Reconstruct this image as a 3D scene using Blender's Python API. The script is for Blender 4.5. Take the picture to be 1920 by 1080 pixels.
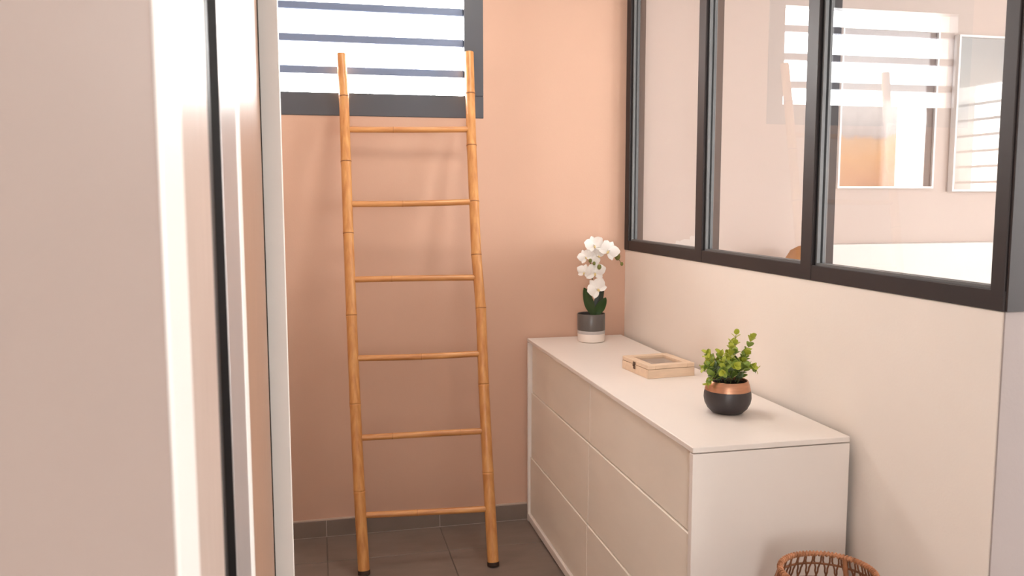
import bpy, bmesh, math, random
from mathutils import Vector, Matrix, Euler

for o in list(bpy.data.objects):
    bpy.data.objects.remove(o, do_unlink=True)
S = bpy.context.scene
C = S.collection
RAD = math.radians
rng = random.Random(7)

# ------------------------------------------------------------------ camera
cam_d = bpy.data.cameras.new('camera')
cam = bpy.data.objects.new('camera', cam_d); C.objects.link(cam)
CAM = Vector((-1.2691, -3.3976, 1.3562))
YAW, PITCH, ROLL, FPX = .2252, .105, -.0017, 1595.28
fwd = Vector((math.sin(YAW)*math.cos(PITCH), math.cos(YAW)*math.cos(PITCH), -math.sin(PITCH)))
rt = Vector((math.cos(YAW), -math.sin(YAW), 0)); up = rt.cross(fwd)
r2 = rt*math.cos(ROLL)+up*math.sin(ROLL); u2 = -rt*math.sin(ROLL)+up*math.cos(ROLL)
M = Matrix((r2, u2, -fwd)).transposed().to_4x4(); M.translation = CAM
cam.matrix_world = M
cam_d.sensor_width = 36; cam_d.lens = FPX/1920*36
cam_d.clip_start = .01; cam_d.clip_end = 60
cam_d.dof.use_dof = True; cam_d.dof.focus_distance = 2.6; cam_d.dof.aperture_fstop = 7.0
S.camera = cam

# ------------------------------------------------------------------ world and light
W = bpy.data.worlds.new('sky'); S.world = W; W.use_nodes = True
bg = W.node_tree.nodes['Background']
bg.inputs['Color'].default_value = (1.0, .985, .965, 1); bg.inputs['Strength'].default_value = 28
S.view_settings.view_transform = 'Standard'; S.view_settings.look = 'None'
S.view_settings.gamma = 1; S.view_settings.use_curve_mapping = False
S.view_settings.exposure = 0.22
S.cycles.max_bounces = 12; S.cycles.diffuse_bounces = 6; S.cycles.transparent_max_bounces = 16

def portal(loc, rot, sx, sy):
    """marks a window opening so that the sky is sampled through it"""
    l = bpy.data.lights.new('daylight_opening', 'AREA'); l.shape = 'RECTANGLE'
    l.size = sx; l.size_y = sy; l.cycles.is_portal = True
    o = bpy.data.objects.new('daylight_opening', l); C.objects.link(o)
    o.location = loc; o.rotation_euler = rot
    return o

H_CEIL = 2.5
XL, XR, YF = -1.85, 3.6, -4.7          # room limits; back wall is at y = 0
SILL = 1.14
portal((-1.114, .16, 1.97), (RAD(-90), 0, 0), .86, .42)
portal((XR+.14, -2.235, 1.60), (0, RAD(90), 0), 1.25, .48)
portal((XR+.14, -3.06, 1.1), (0, RAD(90), 0), 2.2, .64)
portal((-1.57, YF-.14, 1.26), (RAD(90), 0, 0), .56, 1.0)
portal((2.9, YF-.14, 1.7), (RAD(90), 0, 0), 1.3, 1.02)

# ------------------------------------------------------------------ materials
def mat(name, col, rough=.6, spec=.5, metal=0, noise=0, nscale=8, stretch=(1,1,1), col2=None, bump=0, bscale=200, coat=0, coat_rough=.1):
    m = bpy.data.materials.new(name); m.use_nodes = True
    nt = m.node_tree; b = nt.nodes['Principled BSDF']
    b.inputs['Base Color'].default_value = (*col, 1); b.inputs['Roughness'].default_value = rough
    b.inputs['Specular IOR Level'].default_value = spec; b.inputs['Metallic'].default_value = metal
    b.inputs['Coat Weight'].default_value = coat; b.inputs['Coat Roughness'].default_value = coat_rough
    if noise or bump:
        tc = nt.nodes.new('ShaderNodeTexCoord'); mp = nt.nodes.new('ShaderNodeMapping')
        mp.inputs['Scale'].default_value = stretch
        nt.links.new(tc.outputs['Object'], mp.inputs['Vector'])
    if noise:
        n = nt.nodes.new('ShaderNodeTexNoise'); n.inputs['Scale'].default_value = nscale; n.inputs['Detail'].default_value = 5
        nt.links.new(mp.outputs[0], n.inputs['Vector'])
        r = nt.nodes.new('ShaderNodeValToRGB')
        c2 = col2 or tuple(c*(1-noise) for c in col)
        r.color_ramp.elements[0].position = .3; r.color_ramp.elements[1].position = .7
        r.color_ramp.elements[0].color = (*c2, 1); r.color_ramp.elements[1].color = (*col, 1)
        nt.links.new(n.outputs['Fac'], r.inputs[0]); nt.links.new(r.outputs[0], b.inputs['Base Color'])
    if bump:
        n2 = nt.nodes.new('ShaderNodeTexNoise'); n2.inputs['Scale'].default_value = bscale; n2.inputs['Detail'].default_value = 3
        nt.links.new(mp.outputs[0], n2.inputs['Vector'])
        bp = nt.nodes.new('ShaderNodeBump'); bp.inputs['Strength'].default_value = bump; bp.inputs['Distance'].default_value = .002
        nt.links.new(n2.outputs['Fac'], bp.inputs['Height']); nt.links.new(bp.outputs[0], b.inputs['Normal'])
    return m

def glass_mat(name, gain=1.9):
    """thin clear pane: Fresnel mirror over clear transmission"""
    m = bpy.data.materials.new(name); m.use_nodes = True; nt = m.node_tree
    nt.nodes.remove(nt.nodes['Principled BSDF']); out = nt.nodes['Material Output']
    tr = nt.nodes.new('ShaderNodeBsdfTransparent'); gl = nt.nodes.new('ShaderNodeBsdfGlossy')
    gl.inputs['Roughness'].default_value = 0.0; tr.inputs['Color'].default_value = (.98, .98, .98, 1)
    fr = nt.nodes.new('ShaderNodeFresnel'); fr.inputs['IOR'].default_value = 1.5
    geo = nt.nodes.new('ShaderNodeNewGeometry')
    a = nt.nodes.new('ShaderNodeMath'); a.operation = 'MULTIPLY'; a.inputs[1].default_value = gain; a.use_clamp = True
    s = nt.nodes.new('ShaderNodeMath'); s.operation = 'SUBTRACT'; s.inputs[0].default_value = 1
    p = nt.nodes.new('ShaderNodeMath'); p.operation = 'MULTIPLY'
    mix = nt.nodes.new('ShaderNodeMixShader')
    nt.links.new(fr.outputs[0], a.inputs[0]); nt.links.new(geo.outputs['Backfacing'], s.inputs[1])
    nt.links.new(a.outputs[0], p.inputs[0]); nt.links.new(s.outputs[0], p.inputs[1])
    nt.links.new(p.outputs[0], mix.inputs[0]); nt.links.new(tr.outputs[0], mix.inputs[1]); nt.links.new(gl.outputs[0], mix.inputs[2])
    nt.links.new(mix.outputs[0], out.inputs[0])
    return m

PINKLIT = mat('pink_paint_lit_tone', (.56, .475, .435), .75, .3, noise=.03, nscale=3, bump=.12, bscale=160)  # pink wall paint made paler, the bedroom's stronger light put into the colour
PINK = mat('pink_paint', (.62, .405, .305), .75, .3, noise=.04, nscale=3, bump=.12, bscale=160)
CREAM = mat('cream_paint', (.83, .77, .71), .7, .3, noise=.03, nscale=3, bump=.12, bscale=160)
LEFTP = mat('beige_paint', (.66, .53, .44), .75, .3, bump=.1, bscale=160)
WHITEP = mat('white_paint', (.78, .76, .73), .7, .3, bump=.08, bscale=160)
CEIL = mat('ceiling_paint', (.8, .79, .77), .8, .2, bump=.05)
ANTH = mat('anthracite_metal', (.030, .024, .025), .48, .35, bump=.05, bscale=500)
ANTHW = mat('anthracite_aluminium', (.075, .08, .095), .4, .5, bump=.04, bscale=500)
SLAT = mat('aluminium_blue_veil', (.17, .22, .34), .4, .5, bump=.04, bscale=500)  # blue flare veil of the bright window put into the slat colour
BEAD = mat('grey_glazing_bead', (.13, .135, .14), .4, .5, bump=.04, bscale=500)
GASKET = mat('black_rubber', (.012, .012, .013), .5, .4, bump=.04, bscale=500)
TILE = mat('taupe_stoneware', (.22, .172, .146), .45, .4, noise=.16, nscale=7, stretch=(1, 3, 1), bump=.1, bscale=90)
GROUT = mat('pale_grout', (.52, .45, .40), .85, .2, noise=.1, nscale=40)
FGROUT = mat('taupe_grout', (.20, .165, .145), .85, .2, noise=.1, nscale=40)
TRIMC = mat('beige_grout_edge', (.54, .43, .36), .7, .3, noise=.08, nscale=30)
DRES = mat('white_lacquer', (.80, .74, .695), .42, .4, noise=.02, nscale=5)
DRAWM = mat('beige_lacquer', (.84, .77, .68), .45, .4, noise=.05, nscale=4, stretch=(1, 1, 3))
DRESBACK = mat('brown_hardboard', (.2, .13, .09), .8, .2, noise=.1)
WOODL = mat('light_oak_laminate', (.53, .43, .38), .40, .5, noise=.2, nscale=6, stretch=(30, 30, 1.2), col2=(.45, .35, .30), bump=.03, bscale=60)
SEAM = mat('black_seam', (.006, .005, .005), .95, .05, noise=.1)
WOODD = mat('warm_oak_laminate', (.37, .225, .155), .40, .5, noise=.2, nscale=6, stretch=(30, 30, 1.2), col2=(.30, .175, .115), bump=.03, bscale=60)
ENDF = mat('end_paint_shaded', (.34, .29, .28), .7, .3, bump=.1, bscale=160)  # end face colour darkened to stand in for weaker light there
BEIGEP = mat('beige_melamine', (.35, .275, .245), .75, .4, noise=.03, nscale=2)
WHITEL = mat('white_profile', (.86, .84, .81), .38, .5, noise=.02)
GREYAL = mat('grey_aluminium', (.40, .36, .35), .32, .5, metal=.2, noise=.06, nscale=4, stretch=(20, 20, .6))
CREAML = mat('cream_laminate', (.84, .79, .75), .5, .4, noise=.02)
BAMB = mat('golden_bamboo_upright', (.68, .345, .115), .38, .5, noise=.4, nscale=9, stretch=(9, 9, .8), col2=(.48, .19, .055), bump=.1, bscale=60, coat=.15)
BAMBR = mat('golden_bamboo_across', (.68, .34, .12), .38, .5, noise=.4, nscale=9, stretch=(.8, 9, 9), col2=(.47, .19, .06), bump=.1, bscale=60, coat=.15)
NODE = mat('brown_bamboo_ring', (.30, .12, .04), .5, .4, noise=.3, nscale=60)
CAPM = mat('dark_foot', (.05, .03, .022), .6, .3, noise=.2, nscale=60)
POTG = mat('grey_ceramic', (.105, .095, .09), .28, .5, noise=.06, nscale=20)
POTW = mat('white_ceramic', (.78, .70, .64), .35, .5, noise=.03, nscale=20)
POTB = mat('frosted_ceramic', (.50, .47, .46), .35, .5, noise=.08, nscale=60)
LEAF = mat('dark_orchid_leaf', (.035, .085, .018), .35, .5, noise=.3, nscale=25, stretch=(1, 1, .3))
LEAFD = mat('deep_green_leaf', (.022, .034, .020), .4, .4, noise=.3, nscale=25)
PETAL = mat('white_petal', (.86, .84, .82), .55, .3, noise=.04, nscale=30)
LIP = mat('yellow_lip', (.78, .62, .30), .5, .3, noise=.2, nscale=90)
BUD = mat('green_bud', (.20, .21, .05), .5, .4, noise=.3, nscale=80)
STEM = mat('green_stem', (.10, .12, .04), .5, .4, noise=.2, nscale=80)
SOIL = mat('dark_soil', (.03, .02, .015), .95, .1, noise=.5, nscale=120, bump=.8, bscale=300)
BOXW = mat('pale_birch', (.78, .60, .44), .5, .4, noise=.12, nscale=8, stretch=(2, 14, 14), bump=.05, bscale=80)
BOXI = mat('inner_birch', (.66, .50, .38), .6, .3, noise=.1, nscale=8, stretch=(2, 14, 14))
BRASS = mat('dark_bronze', (.16, .10, .07), .35, .5, metal=.8, noise=.2, nscale=200)
COPPER = mat('brushed_copper', (.62, .32, .20), .34, .5, metal=.85, noise=.15, nscale=30, stretch=(1, 1, 8))
BLACKC = mat('charcoal_ceramic', (.042, .034, .036), .42, .5, noise=.2, nscale=25, bump=.05, bscale=120)
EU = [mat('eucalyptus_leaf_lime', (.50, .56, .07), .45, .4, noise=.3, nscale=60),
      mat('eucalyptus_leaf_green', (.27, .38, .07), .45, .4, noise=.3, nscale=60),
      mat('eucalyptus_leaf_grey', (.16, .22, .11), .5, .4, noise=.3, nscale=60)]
RATT = mat('rattan_cane', (.58, .27, .14), .5, .4, noise=.4, nscale=60, col2=(.30, .12, .05), bump=.2, bscale=300)
RATTD = mat('dark_rattan_cane', (.28, .11, .05), .5, .4, noise=.4, nscale=60, bump=.2, bscale=300)
FRAMEW = mat('white_frame', (.82, .80, .80), .4, .4, noise=.02)
LINEN = mat('white_linen', (.76, .73, .71), .8, .2, noise=.03, nscale=6, bump=.2, bscale=400)
OAK = mat('oak_veneer', (.45, .29, .17), .5, .4, noise=.3, nscale=6, stretch=(1, 12, 12))
TAN = mat('tan_fabric', (.50, .25, .12), .8, .2, noise=.1, nscale=30, bump=.3, bscale=300)
GLASS = glass_mat('clear_glass')
PGLASS = glass_mat('picture_glass', 1.3)

def art_mat(name, seed, x0, x1, z0, z1):
    """abstract print: pale grey haze over an ochre sand field with a dark crack"""
    m = bpy.data.materials.new(name); m.use_nodes = True; nt = m.node_tree; b = nt.nodes['Principled BSDF']
    b.inputs['Roughness'].default_value = .7
    L = nt.links.new; N = nt.nodes.new
    tc = N('ShaderNodeTexCoord'); mp = N('ShaderNodeMapping'); L(tc.outputs['Generated'], mp.inputs[0])
    n = N('ShaderNodeTexNoise'); n.inputs['Scale'].default_value = 3.2; n.inputs['Detail'].default_value = 6; n.inputs['Distortion'].default_value = .6
    mp.inputs['Location'].default_value = (seed, seed*.7, 0); L(mp.outputs[0], n.inputs['Vector'])
    sp = N('ShaderNodeSeparateXYZ'); L(tc.outputs['Generated'], sp.inputs[0])
    a = N('ShaderNodeMath'); a.operation = 'MULTIPLY_ADD'; a.inputs[1].default_value = .22; L(n.outputs['Fac'], a.inputs[0]); L(sp.outputs['Z'], a.inputs[2])
    r = N('ShaderNodeValToRGB'); e = r.color_ramp.elements
    if seed == 1:
        stops = [(.0, (.40, .20, .12)), (.14, (.55, .30, .17)), (.30, (.62, .36, .19)), (.42, (.60, .40, .26)), (.45, (.46, .41, .40)), (.60, (.66, .61, .60)), (1.0, (.56, .52, .52))]
    else:
        stops = [(.0, (.50, .40, .34)), (.25, (.58, .50, .45)), (.5, (.52, .47, .44)), (.68, (.40, .39, .38)), (.72, (.55, .53, .51)), (1.0, (.46, .46, .46))]
    e[0].position, e[0].color = stops[0][0], (*stops[0][1], 1); e[1].position, e[1].color = stops[-1][0], (*stops[-1][1], 1)
    for p, c in stops[1:-1]:
        q = e.new(p); q.color = (*c, 1)
    L(a.outputs[0], r.inputs[0])
    v = N('ShaderNodeMath'); v.operation = 'MULTIPLY_ADD'; v.inputs[1].default_value = .10; L(n.outputs['Fac'], v.inputs[0]); L(sp.outputs['X'], v.inputs[2])
    r3 = N('ShaderNodeValToRGB'); r3.color_ramp.interpolation = 'LINEAR'
    r3.color_ramp.elements[0].position = .965; r3.color_ramp.elements[0].color = (0, 0, 0, 1)
    r3.color_ramp.elements[1].position = .985; r3.color_ramp.elements[1].color = (1, 1, 1, 1)
    L(v.outputs[0], r3.inputs[0])
    mx = N('ShaderNodeMix'); mx.data_type = 'RGBA'; L(r3.outputs[0], mx.inputs[0]); L(r.outputs[0], mx.inputs[6])
    mx.inputs[7].default_value = (.22, .16, .14, 1) if seed == 1 else (.5, .42, .38, 1)
    L(mx.outputs[2], b.inputs['Base Color'])
    return m

# ------------------------------------------------------------------ geometry helpers
def base_of(o):
    v = Vector((0, 0, 0))
    while o is not None:
        v += Vector(o.location); o = o.parent
    return v
def finish(me, mats, smooth):
    for m in (mats if isinstance(mats, (list, tuple)) else [mats]): me.materials.append(m)
    if smooth:
        me.shade_smooth(); me.set_sharp_from_angle(angle=RAD(38))
def obj(name, bm, mats, parent=None, smooth=False, origin=None):
    """link a bmesh given in world coordinates as ONE mesh object"""
    base = base_of(parent) if parent else Vector(origin or (0, 0, 0))
    bmesh.ops.translate(bm, vec=-base, verts=bm.verts)
    bmesh.ops.recalc_face_normals(bm, faces=bm.faces)
    me = bpy.data.meshes.new(name); bm.to_mesh(me); bm.free(); finish(me, mats, smooth)
    o = bpy.data.objects.new(name, me); C.objects.link(o)
    if parent: o.parent = parent
    else: o.location = base
    return o
def inst(name, me, mw, parent):
    """a further object on shared mesh data, placed by a world matrix"""
    o = bpy.data.objects.new(name, me); C.objects.link(o); o.parent = parent
    o.matrix_local = Matrix.Translation(-base_of(parent)) @ mw
    return o
def empty(name, loc):
    o = bpy.data.objects.new(name, None); C.objects.link(o); o.location = loc; o.empty_display_size = .1
    return o
def tag(o, label=None, cat=None, group=None, kind=None):
    if label: o['label'] = label
    if cat: o['category'] = cat
    if group: o['group'] = group
    if kind: o['kind'] = kind
    return o
def box(bm, x0, x1, y0, y1, z0, z1, bev=0, seg=1, rot=None, pivot=None):
    g = bmesh.ops.create_cube(bm, size=1)['verts']
    for v in g:
        v.co = Vector((x0+(v.co.x+.5)*(x1-x0), y0+(v.co.y+.5)*(y1-y0), z0+(v.co.z+.5)*(z1-z0)))
    if bev:
        es = list({e for v in g for e in v.link_edges})
        r = bmesh.ops.bevel(bm, geom=es, offset=bev, segments=seg, affect='EDGES', profile=.5)
        g = list({v for f in r['faces'] for v in f.verts} | {v for v in g if v.is_valid})
    if rot is not None:
        bmesh.ops.rotate(bm, verts=g, cent=pivot, matrix=Matrix.Rotation(rot, 3, 'Z'))
    return bm
def B(*a, **k): return box(bmesh.new(), *a, **k)
def lathe(bm, prof, cx, cy, seg=40, close=False):
    rings = []
    for r, z in prof:
        rings.append([bm.verts.new((cx+max(r, 1e-4)*math.cos(2*math.pi*i/seg), cy+max(r, 1e-4)*math.sin(2*math.pi*i/seg), z)) for i in range(seg)])
    for a, b in zip(rings, rings[1:]):
        for i in range(seg):
            bm.faces.new((a[i], a[(i+1) % seg], b[(i+1) % seg], b[i]))
    if close:
        for i in range(seg):
            bm.faces.new((rings[-1][i], rings[-1][(i+1) % seg], rings[0][(i+1) % seg], rings[0][i]))
    else:
        bm.faces.new(rings[0]); bm.faces.new(rings[-1])
    return bm
def tube(bm, pts, radii, seg=10, closed=False):
    pts = [Vector(p) for p in pts]; n = len(pts)
    if not hasattr(radii, '__len__'): radii = [radii]*n
    rings = []; ref = None
    for i, p in enumerate(pts):
        if closed: t = pts[(i+1) % n]-pts[i-1]
        else: t = pts[min(i+1, n-1)]-pts[max(i-1, 0)]
        t.normalize()
        if ref is None: ref = t.orthogonal().normalized()
        ref = (ref-t*ref.dot(t)).normalized(); bb = t.cross(ref)
        rings.append([bm.verts.new(p+(ref*math.cos(2*math.pi*k/seg)+bb*math.sin(2*math.pi*k/seg))*radii[i]) for k in range(seg)])
    m = n if closed else n-1
    for i in range(m):
        a, b = rings[i], rings[(i+1) % n]
        sh = 0
        if closed and i == n-1:
            sh = min(range(seg), key=lambda s: (b[s].co-a[0].co).length)
        for k in range(seg):
            bm.faces.new((a[k], a[(k+1) % seg], b[(k+1+sh) % seg], b[(k+sh) % seg]))
    if not closed:
        bm.faces.new(rings[0]); bm.faces.new(rings[-1])
    return bm

# ------------------------------------------------------------------ shell
fl = tag(obj('floor', B(XL-.2, XR+.2, YF-.2, .2, -.10, -.004), FGROUT), kind='structure')
P_T, GR = .4589, .0035
xs = [-1.2603+P_T*k for k in range(-2, 12)]
ys = [0, -.25]+[-.25-P_T*k for k in range(1, 11)]
tile_me = {}
def tile_mesh(w, h):
    k = (round(w, 4), round(h, 4))
    if k not in tile_me:
        bm = B(0, w, 0, h, -.008, 0, bev=.0012)
        me = bpy.data.meshes.new('tile'); bm.to_mesh(me); bm.free(); finish(me, TILE, False); tile_me[k] = me
    return tile_me[k]
for a, b in zip(xs, xs[1:]):
    for c, d in zip(ys, ys[1:]):
        x0, x1 = max(a, XL), min(b, XR); y0, y1 = max(d, YF), min(c, -.001)
        if x1-x0 < .02 or y1-y0 < .02: continue
        inst('tile', tile_mesh(x1-x0-GR, y1-y0-GR), Matrix.Translation((x0+GR/2, y0+GR/2, 0)), fl)

tag(obj('ceiling', B(XL-.2, XR+.2, YF-.2, .2, H_CEIL, H_CEIL+.1), CEIL), kind='structure')

# back wall, with the opening of the louvred window
WX0, WX1, WZ0, WZ1 = -1.625, -.607, 1.674, 2.262
bm = bmesh.new()
box(bm, XL-.2, WX0+.012, 0, .2, -.0039, H_CEIL); box(bm, WX1-.012, .05, 0, .2, -.0039, H_CEIL)
box(bm, WX0+.012, WX1-.012, 0, .2, -.0039, WZ0+.012); box(bm, WX0+.012, WX1-.012, 0, .2, WZ1-.012, H_CEIL)
tag(obj('wall_back', bm, PINK), kind='structure')
tag(obj('wall_bedroom_back', B(.05, XR+.2, 0, .2, -.0039, H_CEIL), PINKLIT), kind='structure')
tag(obj('wall_left', B(XL-.2, XL, YF, 0, -.0039, H_CEIL), LEFTP), kind='structure')
bm = bmesh.new()
box(bm, XL-.2, -1.84, YF-.2, YF, -.0039, H_CEIL); box(bm, -1.30, 2.25, YF-.2, YF, -.0039, H_CEIL); box(bm, -1.84, -1.30, YF-.2, YF, 1.75, H_CEIL); box(bm, -1.84, -1.30, YF-.2, YF, -.0039, .77)
box(bm, 3.55, XR+.2, YF-.2, YF, -.0039, H_CEIL); box(bm, 2.25, 3.55, YF-.2, YF, 2.2, H_CEIL); box(bm, 2.25, 3.55, YF-.2, YF, -.0039, 1.2)
tag(obj('wall_front', bm, WHITEP), kind='structure')
bm = bmesh.new()   # bedroom side wall with a louvred window and a glass door
LY0, LY1, LZ0, LZ1 = -2.48, -1.99, .98, 2.23
GY0, GY1, GZ1 = -3.38, -2.74, 2.24
box(bm, XR, XR+.2, YF, GY0, -.0039, H_CEIL); box(bm, XR, XR+.2, GY1, LY0, -.0039, H_CEIL); box(bm, XR, XR+.2, LY1, 0, -.0039, H_CEIL)
box(bm, XR, XR+.2, GY0, GY1, GZ1, H_CEIL); box(bm, XR, XR+.2, LY0, LY1, LZ1, H_CEIL); box(bm, XR, XR+.2, LY0, LY1, -.0039, LZ0)
tag(obj('wall_bedroom_side', bm, WHITEP), kind='structure')
PEND = -2.047
wr = tag(obj('wall_right', B(0, .10, PEND+.004, 0, 0, SILL, bev=.002), CREAM), kind='structure')
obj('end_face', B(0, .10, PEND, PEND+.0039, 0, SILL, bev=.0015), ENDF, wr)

# baseboard tiles along the back wall
bb = tag(obj('baseboard_back', B(XL, 0, -.009, 0, 0, .0745), GROUT), kind='structure')
for a, b in zip(xs, xs[1:]):
    x0, x1 = max(a, XL), min(b, 0)
    if x1-x0 > .02:
        obj('tile', B(x0+GR/2, x1-GR/2, -.0115, -.002, .0035, .0685, bev=.001), TILE, bb)
obj('top_edge', B(XL, 0, -.0105, -.001, .0695, .0755, bev=.001), TRIMC, bb)

# ------------------------------------------------------------------ louvred window in the back wall
w1 = tag(empty('window_1', (-1.116, 0, WZ0)), kind='structure')
OX0, OX1, OZ0, OZ1 = -1.545, -.683, 1.761, 2.178
FY0, FY1 = -.004, .055
obj('frame_bottom_rail', B(WX0, WX1, FY0, FY1, WZ0, OZ0, bev=.002), ANTHW, w1)
obj('frame_top_rail', B(WX0, WX1, FY0, FY1, OZ1, WZ1, bev=.002), ANTHW, w1)
obj('frame_side', B(WX0, OX0, FY0, FY1, OZ0, OZ1, bev=.002), ANTHW, w1)
obj('frame_side', B(OX1, WX1, FY0, FY1, OZ0, OZ1, bev=.002), ANTHW, w1)
me = None
for zc in (2.086, 1.967, 1.848):
    if me is None:
        s = obj('slat', B(OX0, OX1, .012, .046, zc-.0145, zc+.0145, bev=.003), SLAT, w1); me = s.data; z_ref = zc
    else:
        inst('slat', me, Matrix.Translation(base_of(w1)+Vector((0, 0, zc-z_ref))), w1)

# ------------------------------------------------------------------ steel framed interior window on the half wall
w2 = tag(empty('window_2', (0, -1.02, SILL)), kind='structure')
FT = 2.42
RZ = SILL+.040
D = .060
def vpost(y0, y1, nm): return obj(nm, B(-.0045, D+.001, y0, y1, SILL+.0006, FT, bev=.0015), ANTH, w2)
obj('bottom_rail', B(-.003, D, PEND, 0, SILL, RZ, bev=.0015), ANTH, w2)
obj('top_rail', B(-.003, D, PEND, 0, FT-.04, FT, bev=.0015), ANTH, w2)
POSTS = [(-.048, -.002), (-.741, -.688), (-1.398, -1.346), (PEND+.001, -2.011)]
vpost(*POSTS[0], 'post'); vpost(*POSTS[1], 'mullion'); vpost(*POSTS[2], 'mullion'); vpost(*POSTS[3], 'post')
tag(obj('lintel', B(0, .10, PEND, 0, FT, H_CEIL), CREAM, w2))
for (a0, a1), (b0, b1) in zip(POSTS, POSTS[1:]):
    y1, y0 = a0, b1                        # pane spans y0..y1
    z0, z1 = RZ, FT-.04
    obj('glass_pane', B(.016, .022, y0-.004, y1+.004, z0-.004, z1+.004), GLASS, w2)
    for xa, xb in ((.006, .0155), (.0225, .032)):
        bm = bmesh.new(); t = .010
        box(bm, xa, xb, y0, y0+t, z0, z1); box(bm, xa, xb, y1-t, y1, z0, z1)
        box(bm, xa, xb, y0+t, y1-t, z0, z0+t*.6); box(bm, xa, xb, y0+t, y1-t, z1-t, z1)
        obj('glazing_bead', bm, BEAD, w2)
    obj('gasket', B(.004, .0062, y1-.004, y1-.0002, z0, z1), GASKET, w2)
tag(obj('trim_1', B(-.001, D+.004, PEND-.006, PEND-.0005, SILL+.001, FT), ANTH), kind='structure')

# ------------------------------------------------------------------ bedroom side louvred window and glass door (seen in the picture glass)
w3 = tag(empty('window_3', (XR, (LY0+LY1)/2, LZ0)), kind='structure')
bm = bmesh.new()
box(bm, XR+.02, XR+.07, LY0, LY0+.03, LZ0, LZ1); box(bm, XR+.02, XR+.07, LY1-.03, LY1, LZ0, LZ1)
box(bm, XR+.02, XR+.07, LY0+.03, LY1-.03, LZ0, LZ0+.03); box(bm, XR+.02, XR+.07, LY0+.03, LY1-.03, LZ1-.03, LZ1)
obj('window_frame', bm, FRAMEW, w3)
for k in range(9):
    obj('slat', B(XR+.03, XR+.06, LY0+.03, LY1-.03, LZ0+.13+.118*k, LZ0+.148+.118*k, bev=.002), GREYAL, w3)
d2 = tag(empty('door_2', (XR, (GY0+GY1)/2, 0)), kind='structure')
bm = bmesh.new()
box(bm, XR+.02, XR+.07, GY0, GY0+.04, 0, GZ1); box(bm, XR+.02, XR+.07, GY1-.04, GY1, 0, GZ1)
box(bm, XR+.02, XR+.07, GY0+.04, GY1-.04, 0, .06); box(bm, XR+.02, XR+.07, GY0+.04, GY1-.04, GZ1-.04, GZ1)
obj('door_frame', bm, FRAMEW, d2)
obj('door_pane', B(XR+.04, XR+.046, GY0+.04, GY1-.04, .06, GZ1-.04), GLASS, d2)
for nm, xa, xb, za, zb in (('fill_window_4', -1.84, -1.30, .77, 1.75), ('fill_window_5', 2.25, 3.55, 1.2, 2.2)):  # added windows, unseen behind the camera, that let in extra light
    w4 = tag(empty(nm, ((xa+xb)/2, YF, za)), kind='structure')
    bm = bmesh.new()
    for x_ in (xa, xb-.04): box(bm, x_, x_+.04, YF-.09, YF-.03, za, zb)
    box(bm, xa+.04, xb-.04, YF-.09, YF-.03, za, za+.04); box(bm, xa+.04, xb-.04, YF-.09, YF-.03, zb-.04, zb)
    obj('window_frame', bm, ANTHW, w4)
    obj('glass_pane', B(xa+.04, xb-.04, YF-.065, YF-.059, za+.04, zb-.04), GLASS, w4)

# ------------------------------------------------------------------ added flat ceiling lamp, unseen above the frame, brightening the dressing area
LX, LY = -.58, -.95
cl_ = tag(empty('fill_ceiling_lamp', (LX, LY, H_CEIL-.04)), 'added flat round white fill lamp on the unseen ceiling above the ladder and dresser', 'lamp')
obj('housing', lathe(bmesh.new(), [(.22, H_CEIL-.001), (.22, H_CEIL-.04), (.208, H_CEIL-.04), (.208, H_CEIL-.012)], LX, LY, 40), FRAMEW, cl_, smooth=True)
ll = bpy.data.lights.new('fill_light', 'AREA'); ll.shape = 'DISK'; ll.size = .40; ll.energy = 7.3; ll.color = (1.0, .93, .84)
lo = bpy.data.objects.new('fill_light', ll); C.objects.link(lo); lo.parent = cl_; lo.location = (0, 0, -.004)

# ------------------------------------------------------------------ sliding wardrobe close by on the left
X0 = -1.365
wd = tag(empty('sliding_wardrobe', (X0-.2, -2.5, 0)), 'tall sliding wardrobe with beige, white and light wood vertical strips at left edge', 'wardrobe')
ZT = 2.46
obj('body', B(XL+.01, X0-.022, -3.62, -1.705, 0, ZT), BEIGEP, wd)
def strip(nm, y0, y1, m, proud=0, lab=None, bev=.001):
    o = obj(nm, B(X0-.021, X0+proud, y0, y1, .01, ZT, bev=bev), m, wd)
    if lab: o['label'] = lab
    return o
strip('door_panel', -3.60, -2.8215, BEIGEP, 0, 'plain beige door panel')
strip('edge_profile', -2.820, -2.729, WHITEL, .002, 'white edge profile', .002)
strip('door_panel', -2.728, -2.553, WOODL, 0, 'light wood door panel')
strip('seal_strip', -2.552, -2.536, GASKET, .0008, 'dark seal strip')
strip('seal_strip', -2.5355, -2.440, SEAM, -.0005, 'black gap between the doors')
strip('edge_profile', -2.4395, -2.261, GREYAL, 0, 'grey metal edge profile')
strip('edge_profile', -2.260, -2.212, WHITEL, .001, 'thin white edge profile')
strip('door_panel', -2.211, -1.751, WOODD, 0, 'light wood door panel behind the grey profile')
strip('seal_strip', -1.750, -1.7045, SEAM, -.0005, 'thin black seam')
obj('end_panel', B(XL+.01, -1.3305, -1.704, -1.672, 0, ZT, bev=.001), CREAML, wd)['label'] = 'cream end panel'

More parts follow.
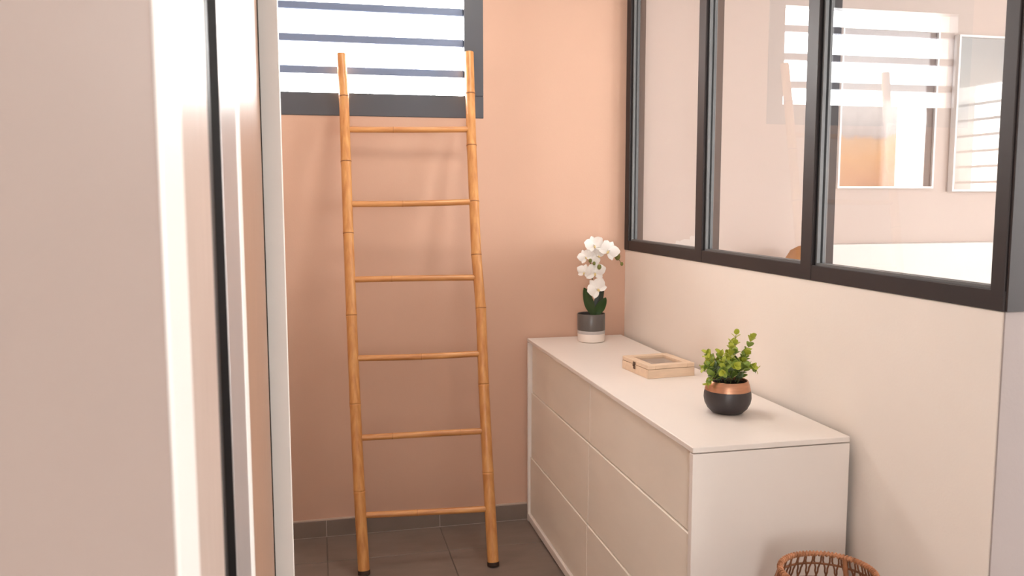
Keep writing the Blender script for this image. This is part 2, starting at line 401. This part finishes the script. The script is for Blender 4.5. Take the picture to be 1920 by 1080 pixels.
# ------------------------------------------------------------------ dresser
DX0, DX1, DY0, DY1, DH = -.4308, -.0193, -1.616, -.016, .78
dr = tag(empty('dresser', ((DX0+DX1)/2, (DY0+DY1)/2, 0)), 'low white dresser with six handleless drawers against the half wall', 'dresser')
obj('top_panel', B(DX0, DX1, DY0, DY1, .766, DH, bev=.0015), DRES, dr)
PT = .018
obj('side_panel', B(DX0, DX1, DY0, DY0+PT, 0, .7635, bev=.001), DRES, dr)
obj('side_panel', B(DX0, DX1, DY1-PT, DY1, 0, .7635, bev=.001), DRES, dr)
obj('back_panel', B(DX1-.012, DX1-.004, DY0+PT, DY1-PT, .02, .764), DRESBACK, dr)
obj('bottom_panel', B(DX0, DX1-.013, DY0+PT, DY1-PT, .006, .036, bev=.002), DRES, dr)
IX = -.413
obj('carcass', B(IX+.024, DX1-.013, DY0+PT+.002, DY1-PT-.002, .0365, .763), DRES, dr)
SPL = -.80
dm = {}
for za, zb, pr in ((.0375, .2800, .008), (.2825, .5540, .004), (.5565, .7635, 0)):
    for ya, yb in ((DY0+PT+.001, SPL-.0015), (SPL+.0015, DY1-PT-.001)):
        obj('drawer', B(IX-pr, IX+.0235, ya, yb, za, zb, bev=.0018), DRAWM, dr)

# ------------------------------------------------------------------ bamboo ladder
ld = tag(empty('bamboo_ladder', (-.9, -.2, 0)), 'golden bamboo ladder with six rungs leaning against the pink wall', 'ladder')
def lerp_path(keys, z):
    for (a, b) in zip(keys, keys[1:]):
        if a[2] <= z <= b[2]:
            t = (z-a[2])/(b[2]-a[2]); return Vector(a).lerp(Vector(b), t)
    return Vector(keys[-1])
RAILS = [
    ([(-1.1326, -.391, .002), (-1.141, -.335, .293), (-1.147, -.276, .605), (-1.151, -.215, .926), (-1.154, -.158, 1.227), (-1.155, -.107, 1.495), (-1.156, -.061, 1.74), (-1.162, -.030, 1.903)],
     [.293, .605, .926, 1.227, 1.495, 1.74], .0212, .0182),
    ([(-.6613, -.4265, .002), (-.666, -.358, .335), (-.668, -.291, .658), (-.666, -.233, .94), (-.675, -.192, 1.141), (-.675, -.15, 1.344), (-.675, -.105, 1.56), (-.672, -.064, 1.762), (-.669, -.030, 1.926)],
     [.335, .658, .94, 1.141, 1.344, 1.56, 1.762], .0212, .0182)]
def bamboo(path, nodes_t, r0, r1, n=120, seg=18):
    """path(t), t in 0..1; nodes_t are the joints; returns bmesh with a swollen ring and groove at each joint"""
    ts = sorted(set([i/n for i in range(n+1)] + [min(1, max(0, q+d)) for q in nodes_t for d in (-.006, -.003, -.0012, 0, .0012, .003, .006)]))
    pts, rad = [], []
    for t in ts:
        r = r0+(r1-r0)*t
        d = min([abs(t-q) for q in nodes_t] or [1])
        side = 1
        r *= 1+.09*math.exp(-(d/.0045)**2) - .10*math.exp(-(d/.0011)**2)
        pts.append(path(t)); rad.append(r)
    bm = bmesh.new(); tube(bm, pts, rad, seg)
    return bm
for keys, nz, ra, rb in RAILS:
    z0, z1 = keys[0][2], keys[-1][2]
    pth = lambda t, k=keys: lerp_path(k, z0+(z1-z0)*t)
    rail = obj('rail', bamboo(pth, [(z-z0)/(z1-z0) for z in nz], ra, rb), BAMB, ld, smooth=True)
    foot = Vector(keys[0]); d = (Vector(keys[1])-foot).normalized()
    obj('foot_cap', tube(bmesh.new(), [foot-Vector((0, 0, .001)), foot+d*.014], ra+.0012, 18), CAPM, rail, smooth=True)
    for z in nz:
        p = lerp_path(keys, z)
        obj('joint_ring', tube(bmesh.new(), [p-d*.0018, p+d*.0018], [(ra+rb)/2*1.035]*2, 18), NODE, rail, smooth=True)
RUNGS = [((-1.139, -.084, 1.616), (-.691, -.092, 1.623), [.377]), ((-1.137, -.138, 1.336), (-.693, -.15, 1.343), [.432]),
         ((-1.132, -.191, 1.056), (-.686, -.209, 1.055), [.314]), ((-1.131, -.245, .769), (-.686, -.268, .771), [.524]),
         ((-1.127, -.299, .482), (-.682, -.326, .486), [.27, .80]), ((-1.122, -.351, .207), (-.682, -.384, .205), [.436])]
for i, (a, b, nd) in enumerate(RUNGS):
    a, b = Vector(a), Vector(b); e = (b-a).normalized(); a -= e*.016; b += e*.014
    sag = rng.uniform(-.004, .004)
    pth = lambda t, a=a, b=b, s=sag: a.lerp(b, t)+Vector((0, 0, s*math.sin(math.pi*t)))
    rg = obj('rung', bamboo(pth, nd, .0115, .0118, 60, 14), BAMBR, ld, smooth=True)
    for q in nd:
        p = pth(q)
        obj('joint_ring', tube(bmesh.new(), [p-e*.002, p+e*.002], .0121, 14), NODE, rg, smooth=True)

# ------------------------------------------------------------------ orchid in a two-tone pot
OX, OY = -.197, -.150
oc = tag(empty('potted_orchid', (OX, OY, DH)), 'white orchid in grey and white cylinder pot at far end of dresser', 'potted plant')
pot = obj('pot', lathe(bmesh.new(), [(.050, DH+.0005), (.0545, DH+.004), (.0555, DH+.034), (.0555, DH+.0345)], OX, OY, 48), POTW, oc, smooth=True)
pot['label'] = 'white lower half of the pot'
obj('glaze_band', lathe(bmesh.new(), [(.0556, DH+.0345), (.0560, DH+.036), (.0560, DH+.047), (.0556, DH+.0475)], OX, OY, 48), POTB, pot, smooth=True)
obj('glaze_band', lathe(bmesh.new(), [(.0556, DH+.0475), (.0562, DH+.050), (.0562, DH+.1125), (.0550, DH+.1145), (.0530, DH+.1125), (.0525, DH+.060)], OX, OY, 48), POTG, pot, smooth=True)
obj('soil', lathe(bmesh.new(), [(.052, DH+.088), (.052, DH+.098), (.03, DH+.102), (.001, DH+.103)], OX, OY, 32), SOIL, oc, smooth=True)
def leaf_bm(base, tip, width, bend, nrm, ncurl=.25, fold=.12):
    """a broad curved leaf blade with thickness"""
    base, tip = Vector(base), Vector(tip); ax = tip-base; L = ax.length; ax.normalize()
    nrm = Vector(nrm); nrm = (nrm-ax*nrm.dot(ax)).normalized(); sd = ax.cross(nrm)
    bm = bmesh.new(); nu, nv = 14, 6; top = []; bot = []
    for i in range(nu+1):
        t = i/nu; w = width*(math.sin(math.pi*min(1, t*.93+.07))**.62)*(.55+.45*min(1, t*2.2)) if i < nu else width*.05
        c = base+ax*L*t+nrm*bend*math.sin(math.pi*t)
        rt_, rb_ = [], []
        for j in range(nv+1):
            s = j/nv*2-1
            p = c+sd*w*s*.5+nrm*(abs(s)**1.4*fold*w)
            rt_.append(bm.verts.new(p+nrm*.0006)); rb_.append(bm.verts.new(p-nrm*.0006))
        top.append(rt_); bot.append(rb_)
    for i in range(nu):
        for j in range(nv):
            bm.faces.new((top[i][j], top[i+1][j], top[i+1][j+1], top[i][j+1]))
            bm.faces.new((bot[i][j], bot[i][j+1], bot[i+1][j+1], bot[i+1][j]))
        for j in (0, nv):
            bm.faces.new((top[i][j], bot[i][j], bot[i+1][j], top[i+1][j]))
    for i in (0, nu):
        for j in range(nv): bm.faces.new((top[i][j], top[i][j+1], bot[i][j+1], bot[i][j]))
    return bm
SB = DH+.10
obj('leaf', leaf_bm((OX+.012, OY-.010, SB-.005), (-.240, -.185, 1.003), .046, -.008, (.25, -1, .1)), LEAF, oc, smooth=True)
obj('leaf', leaf_bm((OX+.012, OY-.006, SB-.005), (-.150, -.192, .962), .038, -.010, (-.2, -1, .2)), LEAF, oc, smooth=True)
obj('leaf', leaf_bm((OX+.012, OY+.006, SB-.005), (-.146, -.150, 1.004), .034, .006, (-.6, -1, .1)), LEAFD, oc, smooth=True)['label'] = 'very dark rear leaf'
stem_pts = [(OX, OY, SB-.005), (OX-.002, OY+.002, .95), (OX+.004, OY, 1.02), (OX-.004, OY, 1.08), (OX-.006, OY, 1.13), (OX+.002, OY-.002, 1.165), (OX+.028, OY-.006, 1.165), (OX+.066, OY-.01, 1.148), (OX+.098, OY-.012, 1.124), (OX+.112, OY-.014, 1.108), (OX+.117, OY-.014, 1.098)]
def smooth_path(pts, n=6):
    pts = [Vector(p) for p in pts]; out = []
    for i in range(len(pts)-1):
        p0 = pts[max(i-1, 0)]; p1 = pts[i]; p2 = pts[i+1]; p3 = pts[min(i+2, len(pts)-1)]
        for k in range(n):
            t = k/n
            out.append(.5*((2*p1)+(p2-p0)*t+(2*p0-5*p1+4*p2-p3)*t*t+(3*p1-p0-3*p2+p3)*t**3))
    out.append(pts[-1]); return out
sp = smooth_path(stem_pts)
obj('flower_stem', tube(bmesh.new(), sp, [.0026-.0016*i/len(sp) for i in range(len(sp))], 8), STEM, oc, smooth=True)
def petal_mesh(name, L, Wd, cup, ruffle):
    bm = bmesh.new(); nu, nv = 8, 6; top = []; bot = []
    for i in range(nu+1):
        t = i/nu; w = Wd*max(.10, math.sin(math.pi*min(.93, t*.80+.12))**.75)
        a, b = [], []
        for j in range(nv+1):
            s = j/nv*2-1
            z = cup*(t*t)*.8-cup*abs(s)**2*.55*w/Wd+ruffle*math.sin(3*s+4*t)*t
            p = Vector((w*s*.5, L*(t-(.10*s*s if i == nu else .06*s*s*t)), z))
            a.append(bm.verts.new(p+Vector((0, 0, .0004)))); b.append(bm.verts.new(p-Vector((0, 0, .0004))))
        top.append(a); bot.append(b)
    for i in range(nu):
        for j in range(nv):
            bm.faces.new((top[i][j], top[i][j+1], top[i+1][j+1], top[i+1][j])); bm.faces.new((bot[i][j], bot[i+1][j], bot[i+1][j+1], bot[i][j+1]))
        for j in (0, nv): bm.faces.new((top[i][j], top[i+1][j], bot[i+1][j], bot[i][j]))
    for i in (0, nu):
        for j in range(nv): bm.faces.new((top[i][j], bot[i][j], bot[i][j+1], top[i][j+1]))
    bmesh.ops.recalc_face_normals(bm, faces=bm.faces)
    me = bpy.data.meshes.new(name); bm.to_mesh(me); bm.free(); finish(me, PETAL, True); return me
PW = petal_mesh('petal_wide', .042, .046, .010, .0015)     # the two broad side petals
PS = petal_mesh('petal_narrow', .038, .027, -.004, .001)   # the three sepals
bm = bmesh.new(); bmesh.ops.create_uvsphere(bm, u_segments=10, v_segments=6, radius=.0046)
for v in bm.verts: v.co.y = v.co.y*1.5-.006; v.co.z *= .9
LIPM = bpy.data.meshes.new('lip'); bm.to_mesh(LIPM); bm.free(); finish(LIPM, LIP, True)
bm = bmesh.new(); bmesh.ops.create_uvsphere(bm, u_segments=10, v_segments=6, radius=.0045)
for v in bm.verts: v.co.z += .004
FC = bpy.data.meshes.new('flower_centre'); bm.to_mesh(FC); bm.free(); finish(FC, PETAL, True)
def flower(c, face, spin, sc):
    face = Vector(face).normalized(); up_ = Vector((0, 0, 1)); xa = up_.cross(face).normalized(); ya = face.cross(xa)
    sc *= 1.22; R0 = Matrix((xa, ya, face)).transposed().to_4x4()
    MW = Matrix.Translation(c) @ R0 @ Matrix.Rotation(RAD(spin), 4, 'Z') @ Matrix.Scale(sc, 4)
    f = inst('flower', FC, MW, oc)
    def sub(nm, me, L):
        o = bpy.data.objects.new(nm, me); C.objects.link(o); o.parent = f; o.matrix_local = L
    for ang in (0, 125, -125):
        sub('petal', PS, Matrix.Rotation(RAD(ang), 4, 'Z') @ Matrix.Translation((0, .002, -.001)) @ Matrix.Rotation(RAD(6), 4, 'X'))
    for ang in (68, -68):
        sub('petal', PW, Matrix.Rotation(RAD(ang), 4, 'Z') @ Matrix.Translation((0, .002, .002)) @ Matrix.Rotation(RAD(10), 4, 'X'))
    sub('lip', LIPM, Matrix.Translation((0, -.004, .006)))
    return f
FL = [((-.200, -.186, 1.172), (-.25, -1, .35), 15, .78), ((-.142, -.192, 1.150), (.15, -1, .2), -35, .86),
      ((-.185, -.180, 1.130), (-.2, -1, -.1), 60, .72), ((-.232, -.178, 1.126), (-.6, -1, .2), 30, .62),
      ((-.200, -.196, 1.066), (.1, -1, .0), 0, .86), ((-.236, -.180, 1.066), (-.8, -1, .1), -10, .62), ((-.190, -.194, 1.000), (-.1, -1, .15), 40, .86)]
for a in FL: flower(*a)
for c, r in (((-.2196, -.200, 1.1108), .0066), ((-.204, -.202, 1.100), .0062), ((-.184, -.206, 1.086), .0085), ((-.101, -.186, 1.124), .0115), ((-.0795, -.178, 1.094), .0062)):
    bm = bmesh.new(); bmesh.ops.create_uvsphere(bm, u_segments=14, v_segments=10, radius=r)
    for v in bm.verts:
        v.co.z *= 1.3; v.co += Vector(c)
    obj('bud', bm, BUD, oc, smooth=True)

# ------------------------------------------------------------------ wooden box with glass lid
ANG = RAD(5.5); PV = Vector((-.2478, -.8858, DH))
bx = tag(empty('wooden_box', (-.165, -.79, DH)), 'pale wooden box with glass lid and dark clasp lying on the dresser', 'box')
BW, BL = .168, .188
x0, y0 = PV.x, PV.y
def rb(bm, a0, a1, b0, b1, z0, z1, bev=0): return box(bm, x0+a0, x0+a1, y0+b0, y0+b1, DH+z0, DH+z1, bev=bev, rot=ANG, pivot=PV)
bm = bmesh.new()
rb(bm, .001, .009, .001, BL-.001, .0005, .029); rb(bm, BW-.009, BW-.001, .001, BL-.001, .0005, .029)
rb(bm, .009, BW-.009, .001, .009, .0005, .029); rb(bm, .009, BW-.009, BL-.009, BL-.001, .0005, .029)
rb(bm, .009, BW-.009, .009, BL-.009, .0005, .004)
rb(bm, BW/2-.002, BW/2+.002, .009, BL-.009, .004, .024); rb(bm, .009, BW/2-.002, BL/2-.002, BL/2+.002, .004, .024); rb(bm, BW/2+.002, BW-.009, BL/2-.002, BL/2+.002, .004, .024)
obj('box_body', bm, BOXI, bx)
bm = bmesh.new()
rb(bm, 0, BW, 0, BL, .0005, .0006)
bm.free()
bm = bmesh.new(); t = .026
rb(bm, 0, t, 0, BL, .0300, .0435, .0015); rb(bm, BW-t, BW, 0, BL, .0300, .0435, .0015)
rb(bm, t, BW-t, 0, t, .0300, .0435, .0015); rb(bm, t, BW-t, BL-t, BL, .0300, .0435, .0015)
lid = obj('lid', bm, BOXW, bx)
obj('glass_pane', rb(bmesh.new(), t-.003, BW-t+.003, t-.003, BL-t+.003, .0345, .0365), GLASS, lid)
bm = bmesh.new()
rb(bm, 0, .0008, 0, BL, .0006, .0292); rb(bm, BW-.0008, BW, 0, BL, .0006, .0292); rb(bm, 0, BW, 0, .0008, .0006, .0292); rb(bm, 0, BW, BL-.0008, BL, .0006, .0292)
obj('side_veneer', bm, BOXW, bx)
cl = obj('clasp', rb(bmesh.new(), -.0025, 0, BL*.47, BL*.47+.016, .0300, .0390, .0008), BRASS, bx)
obj('clasp_plate', rb(bmesh.new(), -.0022, 0, BL*.47+.001, BL*.47+.015, .0150, .0265, .0008), BRASS, cl)
kp = Matrix.Rotation(ANG, 3, 'Z') @ Vector((-.003, BL*.47+.008, 0))
bm = bmesh.new(); bmesh.ops.create_uvsphere(bm, u_segments=12, v_segments=8, radius=.0042)
for v in bm.verts: v.co += PV+kp+Vector((0, 0, .0285))
obj('clasp_knob', bm, BRASS, cl, smooth=True)

# ------------------------------------------------------------------ eucalyptus in a copper and charcoal pot
EX, EY = -.199, -1.330
eu = tag(empty('potted_eucalyptus', (EX, EY, DH)), 'small bright green leafy plant in round copper and charcoal pot on dresser', 'potted plant')
pb = obj('pot', lathe(bmesh.new(), [(.036, DH+.0005), (.041, DH+.002), (.0535, DH+.014), (.0605, DH+.028), (.0632, DH+.042), (.0625, DH+.054), (.0605, DH+.0625), (.058, DH+.0625), (.055, DH+.055)], EX, EY, 56), BLACKC, eu, smooth=True)
obj('copper_band', lathe(bmesh.new(), [(.0603, DH+.0625), (.0610, DH+.063), (.0575, DH+.077), (.0535, DH+.0880), (.0520, DH+.0892), (.0500, DH+.0880), (.0530, DH+.072), (.055, DH+.0630)], EX, EY, 56, close=True), COPPER, pb, smooth=True)
obj('soil', lathe(bmesh.new(), [(.0515, DH+.070), (.0515, DH+.079), (.03, DH+.083), (.001, DH+.084)], EX, EY, 32), SOIL, eu, smooth=True)
def round_leaf(name, m, L=.020, Wd=.017):
    bm = bmesh.new(); n = 10
    ctr_t = bm.verts.new((0, L*.5, .0022)); ctr_b = bm.verts.new((0, L*.5, .0014)); rt_, rb_ = [], []
    for i in range(n):
        a = 2*math.pi*i/n; y = L*.5-L*.5*math.cos(a); x = Wd*.5*math.sin(a)*(1.0 if y < L*.6 else .9)
        z = .003*(abs(x)/Wd)*2
        rt_.append(bm.verts.new((x, y, z+.0004))); rb_.append(bm.verts.new((x, y, z-.0004)))
    for i in range(n):
        k = (i+1) % n
        bm.faces.new((ctr_t, rt_[i], rt_[k])); bm.faces.new((ctr_b, rb_[k], rb_[i])); bm.faces.new((rt_[i], rb_[i], rb_[k], rt_[k]))
    bmesh.ops.recalc_face_normals(bm, faces=bm.faces)
    me = bpy.data.meshes.new(name); bm.to_mesh(me); bm.free(); finish(me, m, True); return me
LM = [round_leaf('leaf', m) for m in EU]
# stem tips (world), read from the photo: two tall sprigs at the right, a bushy middle, a drooping left side
TIPS = [(-.181, -1.335, .992, 9), (-.130, -1.325, .978, 8), (-.199, -1.345, .956, 8), (-.232, -1.350, .944, 8), (-.264, -1.345, .932, 8), (-.272, -1.335, .906, 7),
        (-.266, -1.350, .868, 6), (-.246, -1.300, .938, 7), (-.155, -1.350, .946, 8), (-.135, -1.310, .940, 7), (-.170, -1.290, .958, 8), (-.205, -1.380, .918, 6),
        (-.160, -1.385, .915, 6), (-.236, -1.375, .903, 6), (-.138, -1.360, .902, 6), (-.185, -1.300, .930, 7), (-.145, -1.290, .905, 6), (-.222, -1.285, .920, 6)]
for i, (tx, ty, tz, nl) in enumerate(TIPS):
    a = rng.uniform(0, 6.28); tip = Vector((tx, ty, tz))
    bp = Vector((EX, EY, DH+.080))+Vector(((tx-EX)*.38, (ty-EY)*.38, 0))
    mid = bp.lerp(tip, .5)+Vector((0, 0, .022 if tz < .93 else .006))
    path = smooth_path([bp, mid, tip], 8)
    obj('stem', tube(bmesh.new(), path, [.0012-.0006*k/len(path) for k in range(len(path))], 6), STEM, eu, smooth=True)
    N_ = len(path)
    for k in range(nl):
        t = .22+.78*k/(nl-1); p = path[min(N_-1, int(t*(N_-1)))]
        tan = (path[min(N_-1, int(t*(N_-1))+1)]-path[max(0, int(t*(N_-1))-1)]).normalized()
        for sgn in (1, -1):
            az = a+k*1.571+(0 if sgn > 0 else math.pi)
            o1 = tan.orthogonal().normalized(); o2 = tan.cross(o1)
            out = (o1*math.cos(az)+o2*math.sin(az))
            dirn = (out*.85+tan*(.55+.5*t)+Vector((rng.uniform(-.2, .2), rng.uniform(-.2, .2), rng.uniform(-.1, .2)))).normalized()
            nr = (tan*.9-out*.4); nr = (nr-dirn*nr.dot(dirn)).normalized(); xa = dirn.cross(nr)
            sc = (1.42-.50*t)*rng.uniform(.82, 1.15)
            MW = Matrix.Translation(p) @ Matrix((xa, dirn, nr)).transposed().to_4x4() @ Matrix.Scale(sc, 4)
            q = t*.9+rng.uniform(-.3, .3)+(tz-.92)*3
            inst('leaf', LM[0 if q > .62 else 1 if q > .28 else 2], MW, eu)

# ------------------------------------------------------------------ tall woven basket at the end of the dresser
KX, KY, KZ, KR = -.236, -1.868, .571, .0965
bk = tag(empty('rattan_basket', (KX, KY, 0)), 'tall round brown rattan basket with open diamond weave in front of dresser end', 'basket')
prof = [(.105, .004), (.118, .03), (.135, .12), (.143, .24), (.141, .34), (.131, .43), (.117, .50), (.104, .545), (KR, KZ)]
def prad(z):
    for (ra, za), (rb_, zb) in zip(prof, prof[1:]):
        if za <= z <= zb:
            t = (z-za)/(zb-za); return ra+(rb_-ra)*t
    return prof[-1][0] if z > .3 else prof[0][0]
rim = obj('rim', tube(bmesh.new(), [(KX+KR*math.cos(a), KY+KR*math.sin(a), KZ) for a in [2*math.pi*i/64 for i in range(64)]], .0040, 10, closed=True), RATT, bk, smooth=True)
bm = bmesh.new(); NW = 78
pts = []
for i in range(NW*8):
    a = 2*math.pi*i/(NW*8); b = 2*math.pi*i/8
    rr = KR+.0050*math.cos(b); pts.append((KX+rr*math.cos(a), KY+rr*math.sin(a), KZ+.0050*math.sin(b)))
obj('rim_wrapping', tube(bm, pts,   .0021, 5, closed=True), RATT, rim, smooth=True)
obj('base', lathe(bmesh.new(), [(.10, .001), (.106, .003), (.106, .012), (.10, .014)], KX, KY, 48), RATT, bk, smooth=True)
ZL = [.06, .12, .18, .24, .30, .36, .415, .465, .508, .545]
for z in ZL:
    r = prad(z)
    obj('hoop', tube(bmesh.new(), [(KX+r*math.cos(a), KY+r*math.sin(a), z) for a in [2*math.pi*i/48 for i in range(48)]], .0026, 6, closed=True), RATTD, bk, smooth=True)
bm = bmesh.new(); NS = 34
for sgn in (1, -1):
    for i in range(NS):
        a0 = 2*math.pi*i/NS; pts = []
        for k in range(61):
            z = .006+(KZ-.006)*k/60
            # strands run straight for half a cell and cross in the other half
            a = a0+sgn*(2*math.pi/NS)*(k/60*10.0+.10*math.sin(2*math.pi*k/60*20))*.5
            r = prad(z)+sgn*.0014
            pts.append((KX+r*math.cos(a), KY+r*math.sin(a), z))
        tube(bm, pts, .0021, 5)
tag(obj('weave', bm, RATTD, bk, smooth=True), kind='stuff')
for a in (.62, 2.7, 4.8):
    pts = [(KX+(prad(z)-.002)*math.cos(a), KY+(prad(z)-.002)*math.sin(a), z) for z in [.006+(KZ-.008)*k/30 for k in range(31)]]
    obj('upright', tube(bmesh.new(), pts, .0058, 8), RATT, bk, smooth=True)

# ------------------------------------------------------------------ bedroom: pictures, bed, lamp
def picture(x0, x1, z0, z1, dep, seed, lab):
    p = tag(empty('framed_picture', ((x0+x1)/2, 0, (z0+z1)/2)), lab, 'picture', 'framed prints over the headboard')
    t = .009; bm = bmesh.new()
    box(bm, x0, x0+t, -dep, -.001, z0, z1); box(bm, x1-t, x1, -dep, -.001, z0, z1)
    box(bm, x0+t, x1-t, -dep, -.001, z0, z0+t); box(bm, x0+t, x1-t, -dep, -.001, z1-t, z1)
    obj('frame', bm, FRAMEW, p)
    obj('print', B(x0+t, x1-t, -.010, -.003, z0+t, z1-t), art_mat('abstract_print', seed, x0, x1, z0, z1), p)
    obj('glass_pane', B(x0+t, x1-t, -dep+.003, -dep+.005, z0+t, z1-t), PGLASS, p)
picture(.984, 1.474, 1.398, 2.098, .022, 1, 'white framed abstract print with ochre lower field, left of the two')
picture(1.565, 2.055, 1.384, 2.084, .034, 2, 'white framed pale grey abstract print, right of the two')
bed = tag(empty('bed', (1.52, -1.0, 0)), 'white bed with tall plain headboard below the two pictures', 'bed')
obj('headboard', B(.93, 2.11, -.075, -.004, 0, 1.152, bev=.004, seg=2), LINEN, bed)
obj('bed_base', B(.97, 2.07, -1.98, -.08, .06, .30, bev=.01), OAK, bed)
obj('mattress', B(.97, 2.07, -1.98, -.08, .30, .52, bev=.04, seg=3), LINEN, bed, smooth=True)
for sx in (1.0, 2.04):
    for sy in (-1.93, -.13): obj('leg', B(sx-.02, sx+.02, sy-.02, sy+.02, 0, .06), OAK, bed)
ns = tag(empty('nightstand', (.74, -.2, 0)), 'oak nightstand on the left side of the white bed', 'nightstand')
obj('body', B(.58, .90, -.36, -.02, .10, .62, bev=.004), OAK, ns)
obj('drawer', B(.59, .89, -.372, -.361, .38, .60, bev=.003), OAK, ns)
for sx in (.60, .88):
    for sy in (-.34, -.04): obj('leg', B(sx-.014, sx+.014, sy-.014, sy+.014, 0, .10), OAK, ns)
lp = tag(empty('table_lamp', (.745, -.16, .62)), 'table lamp with rounded tan shade beside the white headboard', 'lamp')
obj('base', lathe(bmesh.new(), [(.06, .6205), (.065, .625), (.06, .64), (.014, .65), (.011, .86)], .745, -.16, 32), BRASS, lp, smooth=True)
obj('lamp_shade', lathe(bmesh.new(), [(.088, .86), (.093, .93), (.092, 1.03), (.080, 1.095), (.056, 1.135), (.025, 1.152), (.002, 1.156)], .745, -.16, 40), TAN, lp, smooth=True)
